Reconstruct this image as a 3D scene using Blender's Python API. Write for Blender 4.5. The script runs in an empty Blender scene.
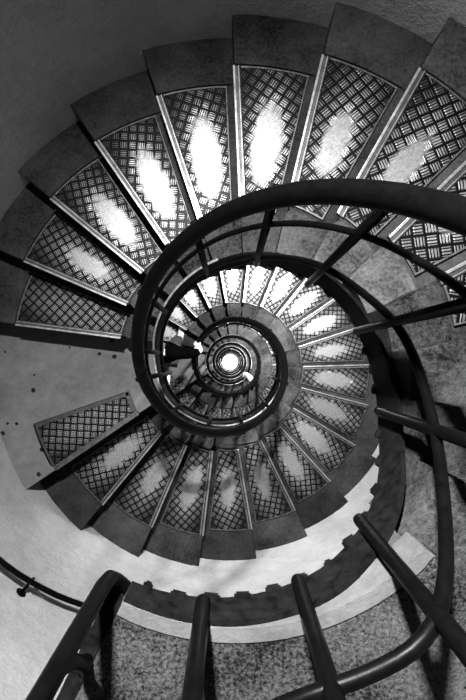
import bpy, bmesh, math, random
from math import sin, cos, asin, pi, radians
from mathutils import Vector, Matrix
random.seed(4)
C = bpy.context.scene.collection
H = .17                                   # rise of one step (m)
T = -.4028*H                              # nosing lines pass beside the axis
RI, RO, RW = 4.2372*H, 8.0523*H, 1.612    # plate inner / outer radius, wall radius
RS = .505                                 # inner end of the stone
RR = .46                                  # railing radius
DA, DB, PER = 9.3665*H, 20.1759*H, 20.4*H
STEP = .2830

# ------------------------------------------------------------------ materials
def nt(name):
    m = bpy.data.materials.new(name); m.use_nodes = True
    t = m.node_tree; b = t.nodes['Principled BSDF']
    return m, t, b
def nd(t, kind, **k):
    n = t.nodes.new(kind)
    for a, v in k.items(): setattr(n, a, v)
    return n
def mth(t, op, a, b=None, c=None, clamp=False):
    n = nd(t, 'ShaderNodeMath', operation=op); n.use_clamp = clamp
    for i, v in enumerate((a, b, c)):
        if v is None: continue
        if isinstance(v, (int, float)): n.inputs[i].default_value = v
        else: t.links.new(v, n.inputs[i])
    return n.outputs[0]
def ramp(t, fac, stops):
    n = nd(t, 'ShaderNodeValToRGB'); cr = n.color_ramp
    while len(cr.elements) < len(stops): cr.elements.new(.5)
    for e, (p, v) in zip(cr.elements, stops):
        e.position = p; e.color = (v, v, v, 1)
    t.links.new(fac, n.inputs[0]); return n.outputs[0]
def noise(t, vec, scale, detail=4, rough=.6):
    n = nd(t, 'ShaderNodeTexNoise'); n.inputs['Scale'].default_value = scale
    n.inputs['Detail'].default_value = detail; n.inputs['Roughness'].default_value = rough
    t.links.new(vec, n.inputs['Vector']); return n.outputs['Fac']
def mixv(t, f, a, b):                      # scalar mix
    n = nd(t, 'ShaderNodeMix'); n.data_type = 'FLOAT'
    for i, v in zip((0, 2, 3), (f, a, b)):
        if isinstance(v, (int, float)): n.inputs[i].default_value = v
        else: t.links.new(v, n.inputs[i])
    return n.outputs[0]
def bump(t, b, h, strength, dist):
    n = nd(t, 'ShaderNodeBump'); n.inputs['Strength'].default_value = strength
    n.inputs['Distance'].default_value = dist
    t.links.new(h, n.inputs['Height']); t.links.new(n.outputs[0], b.inputs['Normal'])

def stone(name, lo, hi, fine=60, pits=0., rough=.85, spec=.04, bumpd=.004, speck=.5, cont=(.32, .68), vary=0.):
    m, t, b = nt(name)
    p = nd(t, 'ShaderNodeNewGeometry').outputs['Position']
    a = noise(t, p, 3.2, 6, .65); f = noise(t, p, fine, 5, .75)
    mid = noise(t, p, 14, 4, .7)
    s = mth(t, 'ADD', mth(t, 'MULTIPLY', a, .45), mth(t, 'ADD', mth(t, 'MULTIPLY', mid, .55-speck*.5), mth(t, 'MULTIPLY', f, speck*.5)))
    col = ramp(t, s, [(cont[0], lo), (cont[1], hi)])
    if vary:                                # each block of stone has its own tone
        rnd = nd(t, 'ShaderNodeObjectInfo').outputs['Random']
        col = mth(t, 'MULTIPLY', col, mth(t, 'ADD', 1-vary, mth(t, 'MULTIPLY', rnd, 2*vary)))
    h = mth(t, 'ADD', mth(t, 'MULTIPLY', f, .6), mid)
    if pits:
        v = nd(t, 'ShaderNodeTexVoronoi'); v.inputs['Scale'].default_value = 11
        t.links.new(p, v.inputs['Vector'])
        gate = mth(t, 'GREATER_THAN', noise(t, p, 5, 1), .44)
        pm = mth(t, 'MULTIPLY', mth(t, 'LESS_THAN', mth(t, 'ADD', v.outputs['Distance'], mth(t, 'MULTIPLY', mid, .12)), pits+.06), gate)
        col = mixv(t, pm, col, .006)
        h = mth(t, 'SUBTRACT', h, mth(t, 'MULTIPLY', pm, 3))
    t.links.new(col, b.inputs['Base Color'])
    b.inputs['Roughness'].default_value = rough
    b.inputs['Specular IOR Level'].default_value = spec
    bump(t, b, h, .8, bumpd)
    return m
M = {}
M['wall'] = stone('pale_plaster', .12, .23, 55, bumpd=.010, speck=.6)
M['step'] = stone('worn_stone', .0005, .028, 70, bumpd=.006, speck=.8, cont=(.36, .66), vary=.3)
M['inner'] = stone('smooth_inner_stone', .001, .042, 75, bumpd=.01, speck=.8, cont=(.40, .62), vary=.45)
M['slab'] = stone('pitted_stone', .03, .085, 90, pits=.17, bumpd=.004)
M['granite'] = stone('speckled_stone', .001, .036, 150, bumpd=.006, speck=1.2, cont=(.42, .60))
M['curb'] = stone('pale_curb_stone', .02, .065, 60)
M['floor'] = stone('pale_floor', .75, .9, 10)

def metal(name, col, rough, metallic, var=.0):
    m, t, b = nt(name)
    b.inputs['Metallic'].default_value = metallic
    p = nd(t, 'ShaderNodeNewGeometry').outputs['Position']
    n = noise(t, p, 35, 5, .7)
    t.links.new(ramp(t, n, [(.3, max(0, col-var)), (.7, col+var)]), b.inputs['Base Color'])
    t.links.new(ramp(t, noise(t, p, 12), [(.3, rough-.06), (.7, rough+.08)]), b.inputs['Roughness'])
    bump(t, b, n, .25, .002)
    return m
M['black'] = metal('black_painted_iron', .0008, .34, 0, .0004)
M['black'].node_tree.nodes['Principled BSDF'].inputs['Specular IOR Level'].default_value = .03
M['iron'] = metal('rough_dark_iron', .0022, .6, 0, .002)
M['iron'].node_tree.nodes['Principled BSDF'].inputs['Specular IOR Level'].default_value = .03
M['lip'] = metal('bright_steel_lip', .20, .36, .8, .08)
M['strip'] = metal('pale_edge_strip', .24, .4, .3, .16)
M['brass'] = metal('worn_steel_bar', .03, .42, .7, .015)
M['edge'] = metal('dull_steel_edging', .04, .45, .6, .03)

def plate_mat():
    m, t, b = nt('ribbed_checker_plate')
    oc = nd(t, 'ShaderNodeTexCoord').outputs['Object']
    mp = nd(t, 'ShaderNodeMapping'); mp.inputs['Rotation'].default_value = (0, 0, radians(45-8))
    s = 1/.046; mp.inputs['Scale'].default_value = (s, s, s)
    t.links.new(oc, mp.inputs['Vector'])
    sp = nd(t, 'ShaderNodeSeparateXYZ'); t.links.new(mp.outputs[0], sp.inputs[0])
    u, v = sp.outputs[0], sp.outputs[1]
    fu, fv = mth(t, 'FRACT', u), mth(t, 'FRACT', v)
    par = mth(t, 'MODULO', mth(t, 'ADD', mth(t, 'FLOOR', u), mth(t, 'ADD', mth(t, 'FLOOR', v), 200)), 2)
    par = mth(t, 'GREATER_THAN', par, .5)
    x = mixv(t, par, fu, fv); y = mixv(t, par, fv, fu)          # x across the ribs, y along them
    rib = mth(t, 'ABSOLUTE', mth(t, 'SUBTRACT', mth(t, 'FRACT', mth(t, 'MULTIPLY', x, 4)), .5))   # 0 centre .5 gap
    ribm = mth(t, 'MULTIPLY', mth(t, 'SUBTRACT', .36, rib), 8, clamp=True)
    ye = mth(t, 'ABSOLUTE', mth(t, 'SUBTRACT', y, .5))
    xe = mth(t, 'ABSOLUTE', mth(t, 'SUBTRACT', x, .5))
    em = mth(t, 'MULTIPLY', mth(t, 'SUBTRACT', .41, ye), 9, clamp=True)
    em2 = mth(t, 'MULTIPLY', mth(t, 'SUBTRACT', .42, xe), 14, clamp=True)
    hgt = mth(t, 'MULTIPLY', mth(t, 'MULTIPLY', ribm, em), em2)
    # worn oval, rubbed flat by feet
    g = nd(t, 'ShaderNodeNewGeometry').outputs['Position']
    so = nd(t, 'ShaderNodeSeparateXYZ'); t.links.new(oc, so.inputs[0])
    ca = radians(-8.3-3.0)
    rx = mth(t, 'ADD', mth(t, 'MULTIPLY', so.outputs[0], cos(ca)), mth(t, 'MULTIPLY', so.outputs[1], sin(ca)))
    ry = mth(t, 'SUBTRACT', mth(t, 'MULTIPLY', so.outputs[1], cos(ca)), mth(t, 'MULTIPLY', so.outputs[0], sin(ca)))
    ex = mth(t, 'DIVIDE', mth(t, 'SUBTRACT', rx, 1.03), .235)
    ey = mth(t, 'DIVIDE', mth(t, 'ADD', ry, .0), .088)
    r2 = mth(t, 'SQRT', mth(t, 'ADD', mth(t, 'MULTIPLY', ex, ex), mth(t, 'MULTIPLY', ey, ey)))
    n1 = noise(t, g, 18, 4); n2 = noise(t, g, 90, 3)
    r2 = mth(t, 'ADD', r2, mth(t, 'MULTIPLY', mth(t, 'SUBTRACT', n1, .5), .55))
    r2 = mth(t, 'ADD', r2, mth(t, 'MULTIPLY', mth(t, 'SUBTRACT', hgt, .5), -.22))
    at = nd(t, 'ShaderNodeAttribute', attribute_type='OBJECT', attribute_name='wear')
    lim = mth(t, 'MULTIPLY', at.outputs['Fac'], 1.0)
    worn = mth(t, 'MULTIPLY', mth(t, 'SUBTRACT', lim, r2), 3.2, clamp=True)
    halo = mth(t, 'MULTIPLY', mth(t, 'SUBTRACT', 1.75, r2), .9, clamp=True)     # ribs less dirty near the oval
    ribc = mixv(t, halo, .018, .14)
    ribc = mth(t, 'MULTIPLY', ribc, mth(t, 'ADD', .6, mth(t, 'MULTIPLY', n2, .8)))
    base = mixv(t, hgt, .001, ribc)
    col = mixv(t, worn, base, mth(t, 'ADD', .05, mth(t, 'MULTIPLY', n2, .26)))
    t.links.new(col, b.inputs['Base Color'])
    t.links.new(mixv(t, worn, .5, .72), b.inputs['Metallic']); b.inputs['Specular IOR Level'].default_value = .1
    t.links.new(mixv(t, worn, .40, .37), b.inputs['Roughness'])
    bump(t, b, mth(t, 'MULTIPLY', hgt, mth(t, 'SUBTRACT', 1.0, worn)), .6, .004)
    return m
M['plate'] = plate_mat()
def flat(name, col, rough=.8, emit=0):
    m, t, b = nt(name); b.inputs['Base Color'].default_value = (col, col, col, 1)
    b.inputs['Roughness'].default_value = rough
    if emit:
        b.inputs['Emission Color'].default_value = (1, 1, 1, 1); b.inputs['Emission Strength'].default_value = emit
    return m
M['skin'] = flat('pale_skin', .4, .6); M['dark_cloth'] = flat('dark_cloth', .0008, 1)
M['dark_cloth'].node_tree.nodes['Principled BSDF'].inputs['Specular IOR Level'].default_value = 0
M['light_cloth'] = flat('light_cloth', .3, .9); M['hair'] = flat('dark_hair', .002, .8)
M['shoe'] = flat('pale_shoe', .5, .6); M['glass'] = flat('lamp_glass', .8, .3, 1.2)
M['charcoal'] = flat('charcoal_cloth', .012, .95)

# ------------------------------------------------------------------ helpers
def link(o, mat=None, parent=None):
    C.objects.link(o)
    if parent: o.parent = parent
    return o
def mkobj(name, bm, mat, parent=None, smooth=False):
    bmesh.ops.recalc_face_normals(bm, faces=bm.faces[:])
    me = bpy.data.meshes.new(name); bm.to_mesh(me); bm.free()
    mats = mat if isinstance(mat, (list, tuple)) else [mat]
    for m in mats: me.materials.append(m)
    if smooth:
        for p in me.polygons: p.use_smooth = True
    o = bpy.data.objects.new(name, me)
    return link(o, parent=parent)
def tag(o, label, cat, group=None):
    o['label'] = label; o['category'] = cat
    if group: o['group'] = group
def prism(bm, top, z0, z1, bev=0, mi=0):
    """solid from plan outline (list of xy), bevelled top rim"""
    v0 = [bm.verts.new((x, y, z0)) for x, y in top]
    v1 = [bm.verts.new((x, y, z1)) for x, y in top]
    n = len(top); fs = [bm.faces.new(v1), bm.faces.new(v0[::-1])]
    for i in range(n):
        fs.append(bm.faces.new((v0[i], v0[(i+1) % n], v1[(i+1) % n], v1[i])))
    for f in fs: f.material_index = mi
    if bev:
        r = bmesh.ops.bevel(bm, geom=list(fs[0].edges), offset=bev, segments=2, profile=.6, affect='EDGES')
        for f in r['faces']: f.material_index = mi
def front(R, w=0.): return asin((T-w)/R)
def pt(R, az): return (R*cos(az), R*sin(az))
def wedge(R0, R1, wf, wb, span=STEP, n=8):
    """plan outline: front edge w metres behind the nosing line, back edge wb in front of the next nosing up"""
    a = []
    for i in range(n+1):
        az = front(R0, wf)*(1-i/n)+(asin((T+wb)/R0)-span)*i/n; a.append(pt(R0, az))
    for i in range(n+1):
        az = front(R1, wf)*i/n+(asin((T+wb)/R1)-span)*(1-i/n); a.append(pt(R1, az))
    return a
def rounded(poly, idx, rad, n=6):
    """round corner idx of polygon"""
    p = Vector(poly[idx]); a = Vector(poly[idx-1]); b = Vector(poly[(idx+1) % len(poly)])
    def along(q):
        d = (q-p); return p+d.normalized()*min(rad, d.length*.9)
    s, e = along(a), along(b); out = []
    for i in range(n+1):
        u = i/n; out.append(tuple(s*(1-u)**2+p*2*u*(1-u)+e*u*u))
    return poly[:idx]+out+poly[idx+1:]
def tube(bm, pts, r, n=12, cap=True, mi=0):
    pts = [Vector(p) for p in pts]; rings = []; up = None
    for i, p in enumerate(pts):
        d = (pts[min(i+1, len(pts)-1)]-pts[max(i-1, 0)]).normalized()
        ref = Vector((0, 0, 1)) if abs(d.z) < .95 else Vector((1, 0, 0))
        if up is None: up = ref
        a = d.cross(up).normalized() if d.cross(up).length > .05 else d.cross(ref).normalized()
        b = a.cross(d).normalized(); up = b
        rr = r[i] if isinstance(r, (list, tuple)) else r
        rings.append([bm.verts.new(p+rr*(cos(2*pi*k/n)*a+sin(2*pi*k/n)*b)) for k in range(n)])
    for i in range(len(rings)-1):
        for k in range(n):
            f = bm.faces.new((rings[i][k], rings[i][(k+1) % n], rings[i+1][(k+1) % n], rings[i+1][k])); f.material_index = mi
    if cap:
        bm.faces.new(rings[0][::-1]).material_index = mi; bm.faces.new(rings[-1]).material_index = mi
def box(bm, c, ex, ey, ez, mi=0, bev=0):
    """box from centre and three half-axis vectors"""
    c = Vector(c); ex, ey, ez = Vector(ex), Vector(ey), Vector(ez)
    vs = [bm.verts.new(c+sx*ex+sy*ey+sz*ez) for sx in (-1, 1) for sy in (-1, 1) for sz in (-1, 1)]
    fs = []
    for q in ((0, 1, 3, 2), (4, 6, 7, 5), (0, 4, 5, 1), (2, 3, 7, 6), (0, 2, 6, 4), (1, 5, 7, 3)):
        f = bm.faces.new([vs[i] for i in q]); f.material_index = mi; fs.append(f)
    if bev:
        es = set(e for f in fs for e in f.edges)
        bmesh.ops.bevel(bm, geom=list(es), offset=bev, segments=2, affect='EDGES')
def cyl(phi, r, d): return Vector((r*cos(phi), r*sin(phi), -d))

# ------------------------------------------------------------------ the stair line
def phA(k): return 1.895+.2799*(k-5)
PHB0 = 2*pi-2.5465
L0 = DA-4*H; L1 = 19.75*H
PH0 = radians(-116)                    # free end of the top landing
knots = [(PH0-.3, L0), (phA(-4), L0)]
for k in range(-3, 10): knots.append((phA(k), DA+k*H))
knots.append((phA(9)+.2799, L1))
NT = 7
for n in range(NT):
    o, d = 2*pi*n, PER*n
    knots.append((PHB0+o, L1+d))
    for k in range(1, 20): knots.append((PHB0+.2863*k+o, DB+k*H+d))
    knots.append((PHB0+.2863*20+o, L1+d+PER))
SH = .12
def D(phi):
    phi += SH
    if phi <= knots[0][0]: return knots[0][1]
    for (a, x), (b, y) in zip(knots, knots[1:]):
        if a <= phi <= b: return x+(y-x)*(phi-a)/(b-a)
    return knots[-1][1]
def DS(phi, w=.35):                        # smoothed
    return sum(D(phi+w*(i-3)/3) for i in range(7))/7
PHEND = PHB0+.2863*20+2*pi*(NT-1)
FLOOR = L1+PER*NT

# ------------------------------------------------------------------ room
def cylinder_wall():
    bm = bmesh.new(); n = 128; zs = [1.9-(FLOOR+1.9)*i/60 for i in range(61)]
    rings = []
    for z in zs:
        rings.append([bm.verts.new((R*cos(2*pi*k/n), R*sin(2*pi*k/n), z)) for R in (RW, ) for k in range(n)])
    outer = []
    for z in (zs[0], zs[-1]):
        outer.append([bm.verts.new(((RW+.3)*cos(2*pi*k/n), (RW+.3)*sin(2*pi*k/n), z)) for k in range(n)])
    for i in range(len(rings)-1):
        for k in range(n): bm.faces.new((rings[i][k], rings[i][(k+1) % n], rings[i+1][(k+1) % n], rings[i+1][k]))
    for k in range(n):
        k2 = (k+1) % n
        bm.faces.new((outer[0][k], outer[0][k2], outer[1][k2], outer[1][k]))
        bm.faces.new((outer[0][k], outer[0][k2], rings[0][k2], rings[0][k]))
        bm.faces.new((outer[1][k], outer[1][k2], rings[-1][k2], rings[-1][k]))
    o = mkobj('wall_round', bm, M['wall'], smooth=False); o['kind'] = 'structure'
    for p in o.data.polygons: p.use_smooth = abs(p.normal.z) < .5
def disc(name, z0, z1, R, mat):
    bm = bmesh.new(); prism(bm, [(R*cos(2*pi*k/64), R*sin(2*pi*k/64)) for k in range(64)], z0, z1)
    o = mkobj(name, bm, mat); o['kind'] = 'structure'; return o
cylinder_wall()
disc('floor', -FLOOR-.3, -FLOOR, RW, M['floor'])
disc('ceiling', 1.9, 2.1, RW+.3, M['iron'])

# ------------------------------------------------------------------ steps
TH = .24
def stone_body(span=STEP):
    bm = bmesh.new()
    inn = wedge(RS, .70, 0, -.02, span); i0 = len(inn)-1            # last vertex = front outer corner
    inn = rounded(inn, i0, .065)
    prism(bm, inn, -TH, 0, .010, 1)
    prism(bm, wedge(.685, RI-.012, .02, -.02, span), -TH, -.006, .004, 0)
    prism(bm, wedge(RI-.02, RO+.012, .012, -.02, span), -TH, -.012, 0, 0)
    prism(bm, wedge(RO+.012, RW, 0, -.02, span), -TH, 0, .008, 0)
    return bm
def rect(R0, R1, w0, w1):                 # strip parallel to the nosing
    def p(R, w): return pt(R, front(R, w))
    return [p(R0, w0), p(R0, w1), p(R1, w1), p(R1, w0)]
def bar_bm(R0=RI-.008, R1=RO+.004):
    bm = bmesh.new()
    prism(bm, rect(R0, R1, -.008, .026), -.020, -.001, .003)
    prism(bm, rect(R0, R1, -.008, .003), -.020, .004, .002, 1)
    prism(bm, rect(R0, R1, .017, .020), -.020, .002, 0, 1)
    return bm
def frame_bm(span=STEP, wide=.007, back=.040):
    bm = bmesh.new()
    def backp(R, w): return pt(R, asin((T+w)/R)-span)
    prism(bm, [backp(RI, back), backp(RO, back), backp(RO, back+wide), backp(RI, back+wide)], -.014, .000, .0015)
    for R, w in ((RI-.004, wide), (RO-.004, wide)):
        a0, a1 = front(R, .03), asin((T+back)/R)-span; n = 8
        out = [pt(R, a0+(a1-a0)*i/n) for i in range(n+1)]+[pt(R+w, a1+(a0-a1)*i/n) for i in range(n+1)]
        prism(bm, out, -.014, .000, .0015)
    return bm
def plate_bm(span=STEP, back=.040):
    bm = bmesh.new(); prism(bm, wedge(RI, RO, .028, back, span), -.013, -.004, 0); return bm
proto = {}
def step(phi, d, wear, label, group):
    if not proto:
        s = mkobj('stone_step', stone_body(), [M['step'], M['inner']])
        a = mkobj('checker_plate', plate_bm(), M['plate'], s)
        b = mkobj('nosing_bar', bar_bm(), [M['brass'], M['lip']], s)
        c = mkobj('edging', frame_bm(), M['edge'], s)
        proto['s'] = (s, [a, b, c]); s2, ch = s, [a, b, c]
    else:
        s, cs = proto['s']; s2 = s.copy(); C.objects.link(s2); ch = []
        for c in cs:
            q = c.copy(); C.objects.link(q); q.parent = s2; ch.append(q)
    s2.location = (0, 0, -d); s2.rotation_euler = (0, 0, phi)
    ch[0]['wear'] = wear
    tag(s2, label, 'step', group)
    return s2
ORD = ['zeroth', 'first', 'second', 'third', 'fourth', 'fifth', 'sixth', 'seventh', 'eighth', 'ninth', 'tenth', 'eleventh',
       'twelfth', 'thirteenth', 'fourteenth', 'fifteenth', 'sixteenth', 'seventeenth', 'eighteenth', 'nineteenth']
wearA = {5: 1.05, 4: 1.0, 6: 1.0, 3: .85, 2: .8, 7: .95, 8: .8, 9: -1}
for k in range(-3, 10):
    w = wearA.get(k, .8)
    look = 'worn bright oval' if w > .9 else ('dull worn oval' if w > 0 else 'unworn ribs')
    step(phA(k), DA+k*H, w, 'stone step, checker plate with %s, %s down from the speckled top landing' % (look, ORD[k+4]), 'steps of the top flight')
FN = ['second', 'third', 'fourth', 'fifth', 'sixth', 'seventh', 'eighth']
LN = ['pitted landing nearest the camera', 'landing where the dark-coated person walks', 'third landing down the well', 'fourth landing down the well', 'fifth landing down the well',
      'sixth landing down the well', 'lowest landing']
for n in range(NT):
    for k in range(1, 20):
        w = random.uniform(.85, 1.05)
        lk = ' with worn checker plate' if n < 2 else ''
        step(PHB0+.2863*k+2*pi*n, DB+k*H+PER*n, w, 'stone step%s, %s below the %s' % (lk, ORD[k], LN[n]), 'steps of the %s flight' % FN[n])

# landings
def landing(name, phi_end, phi_start, d, label, mat, panel=True, inner=RS, outer=RW, curb=False, TH=.32):
    """front (nosing) at phi_end, back at phi_start; local frame at phi_end"""
    span = phi_end-phi_start
    bm = bmesh.new(); n = 24
    rs = inner if not curb else inner+.026
    def ring(R0, R1, s0f, s1, nn=n):
        a = [pt(R0, front(R0)*(1-i/nn)+(-s1)*i/nn) for i in range(nn+1)]
        b = [pt(R1, front(R1)*i/nn+(-s1)*(1-i/nn)) for i in range(nn+1)]
        return a+b
    if panel:
        cut = STEP*.93
        # inner band, outer band, main part behind the plate, bed under the plate
        prism(bm, ring(rs, RI-.012, 0, span), -TH, 0, .006, 1 if False else 0)
        prism(bm, ring(RO+.012, outer, 0, span), -TH, 0, .004)
        def bk(R, w): return asin((T+w)/R)-cut
        a = [pt(RI-.012, bk(RI-.012, .02)*(1-i/n)-span*i/n) for i in range(n+1)]
        b = [pt(RO+.012, bk(RO+.012, .02)*i/n-span*(1-i/n)) for i in range(n+1)]
        prism(bm, a+b, -TH, 0, 0)
        prism(bm, wedge(RI-.014, RO+.014, .010, .0, cut), -TH, -.014, 0)
    else:
        prism(bm, ring(rs, outer, 0, span), -TH, 0, .006)
    s = mkobj(name, bm, mat)
    if panel:
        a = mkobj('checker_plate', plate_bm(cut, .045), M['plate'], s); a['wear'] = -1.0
        mkobj('nosing_bar', bar_bm(), [M['edge'], M['edge']], s)
        fb = frame_bm(cut, .026, .024)
        for f in (.06, .35, .65, .94):      # screw heads along the back frame
            R = RI+(RO-RI)*f; x, y = pt(R, asin((T+.037)/R)-cut)
            tube(fb, [(x, y, -.002), (x, y, .003)], .006, 10)
        mkobj('edging', fb, M['brass'] if not curb else M['edge'], s)
    if curb:
        b2 = bmesh.new(); prism(b2, ring(inner, inner+.026, 0, span), -TH, .003, .004)
        mkobj('curb', b2, M['curb'], s)
    s.location = (0, 0, -d); s.rotation_euler = (0, 0, phi_end)
    tag(s, label, 'landing'); return s
lt = landing('stone_landing', phA(-4), PH0+.0, L0, 'speckled stone top landing close to the camera behind the railing', M['granite'], True, curb=True, TH=.085, inner=.470)
for n in range(NT):
    lab = ('pitted grey stone landing with inlaid unworn checker plate, nearest below the top flight' if n == 0 else
           'stone landing under the person in the dark coat' if n == 1 else 'stone landing, %s one counted down the well' % ORD[n+2])
    landing('stone_landing', PHB0+2*pi*n, (phA(9) if n == 0 else PHB0+.2863*19-2*pi)+2*pi*n-.16, L1+PER*n, lab, M['slab'], True)

# ------------------------------------------------------------------ inner railing, one length per turn
def sweep(bm, a0, a1, r, off, rad, step_=.05, n=12, mi=0, w=.35):
    k = max(2, int((a1-a0)/step_)); tube(bm, [cyl(a0+(a1-a0)*i/k, r, DS(a0+(a1-a0)*i/k, w)-off) for i in range(k+1)], rad, n, mi=mi)
def plate_sweep(bm, a0, a1, rf, topo, boto, step_=.06):
    k = max(2, int((a1-a0)/step_)); prev = None
    for i in range(k+1):
        a = a0+(a1-a0)*i/k; d = DS(a, .2); r1 = rf(a)-.0005; r0 = r1-.012
        bo = boto(a) if callable(boto) else boto
        q = [bm.verts.new(cyl(a, r0, d-topo(a))), bm.verts.new(cyl(a, r1, d-topo(a))), bm.verts.new(cyl(a, r1, d+bo)), bm.verts.new(cyl(a, r0, d+bo))]
        if prev:
            for j in range(4): bm.faces.new((prev[j], prev[(j+1) % 4], q[(j+1) % 4], q[j]))
        else: bm.faces.new(q)
        prev = q
    bm.faces.new(prev[::-1])
def sstep(x): x = max(0, min(1, x)); return x*x*(3-2*x)
def table(pairs):
    ps = [(radians(a), v) for a, v in pairs]
    def f(x):
        if x <= ps[0][0]: return ps[0][1]
        for (a, u), (b, v) in zip(ps, ps[1:]):
            if x <= b: return u+(v-u)*(x-a)/(b-a)
        return ps[-1][1]
    def g(x): return sum(f(x+.10*(i-3)/3) for i in range(7))/7
    return g
bandoff = table([(-117, .0), (-91, .0), (-66, .03), (-53, .09), (-24, .21), (0, .21), (26, .13), (60, .03), (80, -.005)])
bandr = table([(-117, .470), (-60, .470), (-24, .487), (0, .493), (45, .505)])
bandth = table([(-117, .055), (-91, .09), (-60, .115), (-24, .20), (0, .2), (60, .23), (84, .26)])
lowrail = table([(-117, .58), (-100, .60), (-88, .66), (-79, .695), (-55, .695), (-48, .74), (-43, .808), (-33, .925), (-29, .975), (-10, 1.17), (4, 1.28), (15, 1.364), (28, 1.534), (50, 1.737), (73, 2.03), (85, 2.19)])
RH = .43
def railing(a0, a1, bal, label, first=False):
    root = bpy.data.objects.new('railing', None); C.objects.link(root)
    root.location = cyl(a0, RR, D(a0)); inv = Matrix.Translation(-root.location)
    tag(root, label, 'railing', 'inner railings of the spiral')
    def add(name, bm, mat, smooth=True):
        bmesh.ops.transform(bm, matrix=inv, verts=bm.verts[:]); return mkobj(name, bm, mat, root, smooth)
    b = bmesh.new(); sweep(b, a0, a1, RH, .94, .028, n=16, w=.5); add('handrail', b, M['black'])
    b = bmesh.new(); sweep(b, a0, a1, RR-.01, .62, .0095); add('middle_rail', b, M['black'])
    top = (lambda a: bandoff(a)) if first else (lambda a: -.005)
    th = (lambda a: bandth(a)) if first else (lambda a: .25)
    def boto(a): return top(a)+th(a)
    b = bmesh.new(); rf = bandr if first else (lambda a: RS)
    plate_sweep(b, a0, a1, rf, lambda a: -top(a), boto)
    # lugs along the lower edge of the plate
    k = int((a1-a0)/.135)
    for i in range(k):
        a = a0+(a1-a0)*(i+.5)/k; e = Vector((cos(a), sin(a), 0)); t_ = Vector((-sin(a), cos(a), 0))
        d = DS(a, .2)+boto(a)-.005
        box(b, e*(rf(a)-random.uniform(.010, .015))+Vector((0, 0, -d)), e*.009, t_*random.uniform(.008, .018), Vector((0, 0, .010)), bev=.004)
    s = add('stringer', b, M['iron'], False)
    # bottom rail: a bar just above the treads
    b = bmesh.new()
    kk = int((a1-a0)/.05); pts = []
    for i in range(kk+1):
        a = a0+(a1-a0)*i/kk
        pts.append(cyl(a, RR-.005, lowrail(a) if first and a < radians(80) else DS(a, .25)-.03))
    c = bmesh.new(); s0 = radians(98) if first else a0
    kk = int((a1-s0)/.06)
    pr = None
    for i in range(kk+1):
        a = s0+(a1-s0)*i/kk; d = DS(a, .2)
        q = [c.verts.new(cyl(a, RS-.005, d-.012)), c.verts.new(cyl(a, RS+.006, d-.012)), c.verts.new(cyl(a, RS+.006, d-.004)), c.verts.new(cyl(a, RS-.005, d-.004))]
        if pr:
            for j in range(4): c.faces.new((pr[j], pr[(j+1) % 4], q[(j+1) % 4], q[j]))
        else: c.faces.new(q)
        pr = q
    c.faces.new(pr[::-1]); add('edge_strip', c, M['strip'], False)
    tube(b, pts, .0125, 12); add('bottom_rail', b, M['black'])
    for (a, bot) in bal:
        r = RR-.005; tp = DS(a, .5)-.93
        b = bmesh.new(); zb = bot if bot else DS(a, .2)+.30
        tube(b, [cyl(a, r, zb+.012), cyl(a, r, zb+.006), cyl(a, r, zb), cyl(a, r, tp)], [.006, .011, .0145, .0145], 14)
        q = DS(a, .2)+.06
        box(b, cyl(a, (r+rf(a))/2-.002, q+(top(a) if first else 0)), Vector((cos(a), sin(a), 0))*((rf(a)-r)/2-.001), Vector((-sin(a), cos(a), 0))*.010, Vector((0, 0, .012)), bev=.003)
        add('baluster', b, M['black'])
    return root, inv
rad = radians
balA = [(rad(-98.2), .97), (rad(-74), 1.03), (rad(-51.2), 1.16), (rad(-17.9), 1.49), (rad(15.2), 1.78), (rad(46.8), 2.08),
        (rad(76.9), 2.2), (rad(106), 2.42), (rad(142.4), 2.69), (rad(172), 3.05)]
root, inv = railing(PH0, PHB0-.55, balA, 'nearest turn of black iron railing, from the top landing to the pitted landing', True)
# free end: post that rises from the hooked corner, end plate of the landing
def put(name, b, mat, sm):
    bmesh.ops.transform(b, matrix=inv, verts=b.verts[:]); mkobj(name, b, mat, root, sm)
def cd(deg, r, d): return cyl(radians(deg), r, d)
b = bmesh.new()
tube(b, [cd(-113, .496, .995), cd(-115, .492, .995), cd(-117, .484, .99), cd(-119.5, .473, .975), cd(-121, .463, .95), cd(-121.5, .458, .90), cd(-121.5, .457, .8), cd(-121.4, .457, .4), cd(-121.4, .457, .0)],
     [.010, .013, .0145, .0145, .0145, .0145, .0145, .0145, .0145], 16)
put('end_post', b, M['black'], True)
b = bmesh.new(); e = Vector((cos(PH0), sin(PH0), 0)); t_ = Vector((-sin(PH0), cos(PH0), 0))
box(b, e*((.492+1.60)/2)-t_*.016+Vector((0, 0, -(L0+.055))), e*((1.60-.492)/2), t_*.015, Vector((0, 0, .045)))
box(b, e*.60-t_*.030+Vector((0, 0, -(L0+.07))), e*.018, t_*.010, Vector((0, 0, .015)), bev=.004)
put('end_plate', b, M['iron'], False)
b = bmesh.new()
tube(b, [cd(-117.2, .60, .93), cd(-117.0, .585, .875), cd(-117.8, .535, .81), cd(-119.8, .485, .73), cd(-121.1, .460, .67), cd(-121.4, .457, .62)], .012, 12)
put('brace', b, M['black'], True)
for n in range(NT):
    a0 = PHB0-.55+2*pi*n; a1 = min(a0+2*pi, PHEND) if n == NT-1 else a0+2*pi
    bal = [(a0+.12+(2*pi)*i/12, None) for i in range(12) if a0+.12+(2*pi)*i/12 < a1]
    railing(a0, a1, bal, ['second turn of iron railing, ringing the lit well', 'third turn of iron railing, below the dark-coated person', 'fourth turn of iron railing, held by the pale-sleeved person',
                          'fifth turn of iron railing down the well', 'sixth turn of iron railing down the well', 'seventh turn of iron railing down the well',
                          'lowest turn of iron railing, nearest the bright floor'][n])

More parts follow.
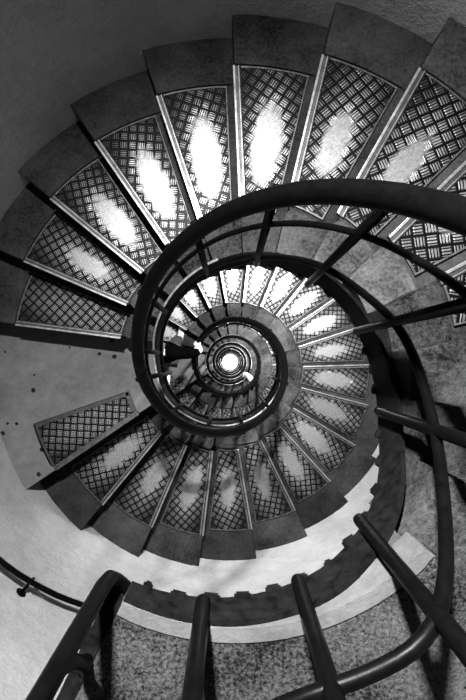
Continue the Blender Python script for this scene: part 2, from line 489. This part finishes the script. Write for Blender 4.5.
# wall handrail of the lower flights
root = bpy.data.objects.new('wall_handrail', None); C.objects.link(root)
a0 = PHB0-.62; root.location = cyl(a0, 1.5, D(a0)-1.07); inv = Matrix.Translation(-root.location)
tag(root, 'thin dark handrail fixed to the pale curved wall', 'handrail')
b = bmesh.new(); sweep(b, a0, PHEND, 1.50, 1.07, .0145, n=10, w=.45)
bmesh.ops.transform(b, matrix=inv, verts=b.verts[:]); mkobj('rail', b, M['black'], root, True)
a = radians(227.3)
while a < PHEND:
    e = Vector((cos(a), sin(a), 0)); p = cyl(a, 1.5, DS(a, .45)-1.07)
    b = bmesh.new()
    tube(b, [p+Vector((0, 0, .018)), p+Vector((0, 0, -.035)), p+e*.02+Vector((0, 0, -.055)), p+e*.111+Vector((0, 0, -.06))], .009, 8)
    tube(b, [p+e*.106+Vector((0, 0, -.06)), p+e*.1115+Vector((0, 0, -.06))], .028, 14)
    bmesh.ops.transform(b, matrix=inv, verts=b.verts[:]); mkobj('bracket', b, M['black'], root, True)
    a += .86

# ------------------------------------------------------------------ lamps on the wall, one per turn
def wall_lamp(d, n, power):
    LAMP_AZ = radians(101 if n == 0 else 72)
    e = Vector((cos(LAMP_AZ), sin(LAMP_AZ), 0)); t_ = Vector((-sin(LAMP_AZ), cos(LAMP_AZ), 0)); u = Vector((0, 0, 1))
    root = bpy.data.objects.new('wall_lamp', None); C.objects.link(root); root.location = e*RW+Vector((0, 0, -d))
    tag(root, 'bulkhead wall lamp lighting the stair, %s from the top' % ORD[n+1], 'lamp', 'wall lamps, one in every turn')
    b = bmesh.new(); box(b, -e*.045, e*.04, t_*.10, u*.065, bev=.012); mkobj('housing', b, M['iron'], root)
    b = bmesh.new(); box(b, -e*.095, e*.015, t_*.085, u*.05, bev=.012); mkobj('diffuser', b, M['glass'], root)
    L = bpy.data.lights.new('lamp_light', 'AREA'); L.shape = 'RECTANGLE'; L.size = .18; L.size_y = .12; L.spread = radians(100 if n == 0 else 150); aim = (-e-u*1.0) if n == 0 else (-u-e*.3); L.energy = power
    lo = bpy.data.objects.new('lamp_light', L); C.objects.link(lo); lo.parent = root
    lo.location = -e*.118
    lo.rotation_euler = aim.to_track_quat('-Z', 'Y').to_euler()
for n in range(8):
    wall_lamp(-.6+PER*n, n, 480 if n == 0 else 720 if n == 1 else 1000)
L = bpy.data.lights.new('floor_light', 'POINT'); L.energy = 400; L.shadow_soft_size = .1
lo = bpy.data.objects.new('floor_light', L); C.objects.link(lo); lo.location = (-.9, -.9, -FLOOR+1.9)
w = bpy.data.worlds.new('world'); bpy.context.scene.world = w; w.use_nodes = True
w.node_tree.nodes['Background'].inputs[0].default_value = (.0, .0, .0, 1)

# ------------------------------------------------------------------ people
def skin_mesh(name, nodes, edges, mat, parent, sub=2):
    me = bpy.data.meshes.new(name); me.from_pydata([n[0] for n in nodes], edges, [])
    o = bpy.data.objects.new(name, me); C.objects.link(o); me.materials.append(mat)
    if parent: o.parent = parent
    m = o.modifiers.new('skin', 'SKIN'); m.use_smooth_shade = True
    for i, n in enumerate(nodes):
        v = me.skin_vertices[0].data[i]; r = n[1]
        v.radius = r if isinstance(r, tuple) else (r, r)
    me.skin_vertices[0].data[0].use_root = True
    o.modifiers.new('sub', 'SUBSURF').levels = 1; o.modifiers['sub'].render_levels = sub
    return o
def person(loc, rot, hand, foot_r, foot_l, coat, trousers, label):
    """local frame: facing +y, right +x; hand = grip point, in local coordinates"""
    hand = Vector(hand); sh = Vector((.19, .02, 1.42)); shl = Vector((-.19, .02, 1.42))
    wr = hand+Vector((.055, -.075, .015)); mid = (sh+wr)/2+Vector((.03, -.02, -.06))
    fr, fl = Vector(foot_r), Vector(foot_l)
    n, e = [], []
    def add(p, r, par=None):
        n.append((tuple(p), r))
        if par is not None: e.append((par, len(n)-1))
        return len(n)-1
    pel = add((0, 0, .95), (.15, .11)); bel = add((0, .01, 1.12), (.13, .10), pel); ch = add((0, .02, 1.32), (.15, .11), bel)
    nk = add((0, .02, 1.48), .05, ch); jaw = add((0, .05, 1.57), (.062, .07), nk); hd = add((0, .045, 1.65), (.075, .09), jaw); add((0, .035, 1.71), (.055, .07), hd)
    s1 = add(sh, .06, ch); el = add(mid, .04, s1); w = add(wr, .027, el)
    pal = add(wr+(hand-wr)*.55+Vector((0, 0, .018)), (.034, .016), w)
    ax_ = (hand-wr).normalized(); sd = Vector((ax_.y, -ax_.x, 0)).normalized()
    pc = Vector(n[pal][0])
    for k, (off, ln) in enumerate(((-.030, .030), (-.010, .036), (.010, .034), (.029, .026))):
        a = add(pc+sd*off+ax_*.035+Vector((0, 0, .006)), .010, pal); b_ = add(pc+sd*off+ax_*(.035+ln)+Vector((0, 0, -.012)), .009, a)
        add(pc+sd*off*.9+ax_*(.03+ln)+Vector((0, 0, -.042)), .008, b_)
    a = add(pc-sd*.045+ax_*.0+Vector((0, 0, -.012)), .011, pal); add(pc-sd*.045+ax_*.03+Vector((0, 0, -.04)), .009, a)
    s2 = add(shl, .06, ch); el2 = add((-.26, -.02, 1.14), .04, s2); w2 = add((-.25, .08, .92), .027, el2)
    pl = add((-.25, .12, .86), (.03, .018), w2)
    for k in range(4): add((-.265+.011*k, .15-.008*k, .79), .008, add((-.27+.015*k, .145, .825), .009, pl))
    add((-.215, .15, .83), .009, add((-.22, .13, .86), .010, pl))
    for sx, f in ((1, fr), (-1, fl)):
        hp = add((.09*sx, 0, .90), .085, pel); kn = add(Vector((.09*sx, (f.y)/2+.05, (.90+f.z)/2+.03)), .055, hp)
        ak = add(f+Vector((0, -.04, .09)), .04, kn); add(f+Vector((0, .08, .04)), (.04, .03), ak)
    body = skin_mesh('person', n, e, M['skin'], None)
    # face: nose and ears as part of the head shape are carried by small bumps in the hair/face child
    jn = [((0, .01, .90), (.18, .15)), ((0, .01, 1.12), (.165, .14)), ((0, .02, 1.33), (.175, .14)), ((0, .02, 1.46), .08),
          (tuple(sh), .085), (tuple(mid), .058), (tuple(wr-(wr-mid)*.12), .042), (tuple(shl), .085), ((-.26, -.02, 1.14), .058), ((-.252, .06, .96), .042)]
    skin_mesh('coat', jn, [(0, 1), (1, 2), (2, 3), (2, 4), (4, 5), (5, 6), (2, 7), (7, 8), (8, 9)], coat, body)
    for_, ed = [((0, 0, .92), (.155, .12))], []
    for sx, f in ((1, fr), (-1, fl)):
        i = len(for_)
        for_ += [((.09*sx, 0, .86), .10), (tuple(Vector((.09*sx, (f.y)/2+.05, (.90+f.z)/2+.03))), .072), (tuple(f+Vector((0, -.04, .11))), .055)]
        ed += [(0, i), (i, i+1), (i+1, i+2)]
    skin_mesh('trousers', for_, ed, trousers, body)
    for f in (fr, fl):
        skin_mesh('shoe', [(tuple(f+Vector((0, -.08, .05))), (.045, .05)), (tuple(f+Vector((0, .04, .042))), (.045, .038)), (tuple(f+Vector((0, .14, .035))), (.042, .030))], [(0, 1), (1, 2)], M['shoe'], body)
    skin_mesh('hair', [((0, .0, 1.58), (.08, .06)), ((0, .015, 1.66), (.105, .10)), ((0, .03, 1.72), (.085, .095))], [(0, 1), (1, 2)], M['hair'], body)
    b = bmesh.new()
    tube(b, [(0, .118, 1.655), (0, .140, 1.622), (0, .120, 1.610)], [.008, .014, .008], 8)
    for sx in (-1, 1): tube(b, [(.075*sx, .035, 1.66), (.092*sx, .03, 1.64), (.075*sx, .035, 1.61)], [.008, .014, .007], 8)
    mkobj('nose_and_ears', b, M['skin'], body, True)
    b = bmesh.new()
    for sx in (-1, 1): bmesh.ops.create_uvsphere(b, u_segments=10, v_segments=8, radius=.011, matrix=Matrix.Translation((.032*sx, .122, 1.655)))
    tube(b, [(-.025, .118, 1.582), (0, .124, 1.58), (.025, .118, 1.582)], .005, 6)
    mkobj('eyes_and_mouth', b, M['hair'], body, True)
    body.location = loc; body.rotation_euler = (0, 0, rot)
    tag(body, label, 'person'); return body
def place_person(az, r, d, hand_az, hand_turn, lean, *a):
    """stands at azimuth az facing up the stair (clockwise); the right hand grips the inner rail"""
    base = cyl(radians(az), r, d); rot = radians(az)-pi-lean     # +y local points clockwise
    h = cyl(radians(hand_az), RH, DS(radians(hand_az)+2*pi*hand_turn, .5)-.94)+Vector((0, 0, .028))
    hl = Matrix.Rotation(-rot, 3, 'Z') @ (h-base)
    return person(base, rot, hl, *a)
place_person(172, .80, L1+PER, 151, 1, 0.0, (.09, .24, .15), (-.02, -.42, .02), M['dark_cloth'], M['charcoal'],
             'person in a dark coat on the lower landing, pale hand holding the inner handrail')
place_person(-40, .84, DB+7*H+2*PER, -49, 3, 0.0, (.09, .06, .02), (-.09, -.02, .02), M['light_cloth'], M['dark_cloth'],
             'person in a pale top, far down the well, hand on the inner handrail')


# ------------------------------------------------------------------ camera
ax, ay = -.0062, .0227
Ry = Matrix(((1, 0, 0), (0, cos(ay), sin(ay)), (0, -sin(ay), cos(ay))))
Rx = Matrix(((cos(ax), 0, sin(ax)), (0, 1, 0), (-sin(ax), 0, cos(ax))))
R = (Rx @ Ry).transposed()
def w3(v): return Vector((v[0], -v[1], -v[2]))
ex, ey, ez = (w3(R.col[i]) for i in range(3))
cam = bpy.data.cameras.new('camera'); co = bpy.data.objects.new('camera', cam); C.objects.link(co)
mm = Matrix.Identity(4)
for i, v in enumerate((ex, -ey, -ez)):
    for j in range(3): mm[j][i] = v[j]
mm.translation = Vector((-.078*H, .058*H, 0)); co.matrix_world = mm
cam.sensor_fit = 'HORIZONTAL'; cam.sensor_width = 36; cam.lens = 36*500/466; cam.clip_start = .02; cam.clip_end = 100
sc = bpy.context.scene; sc.camera = co
vs = sc.view_settings; vs.view_transform = 'Standard'; vs.look = 'None'; vs.gamma = 1; vs.use_curve_mapping = False; vs.exposure = 0
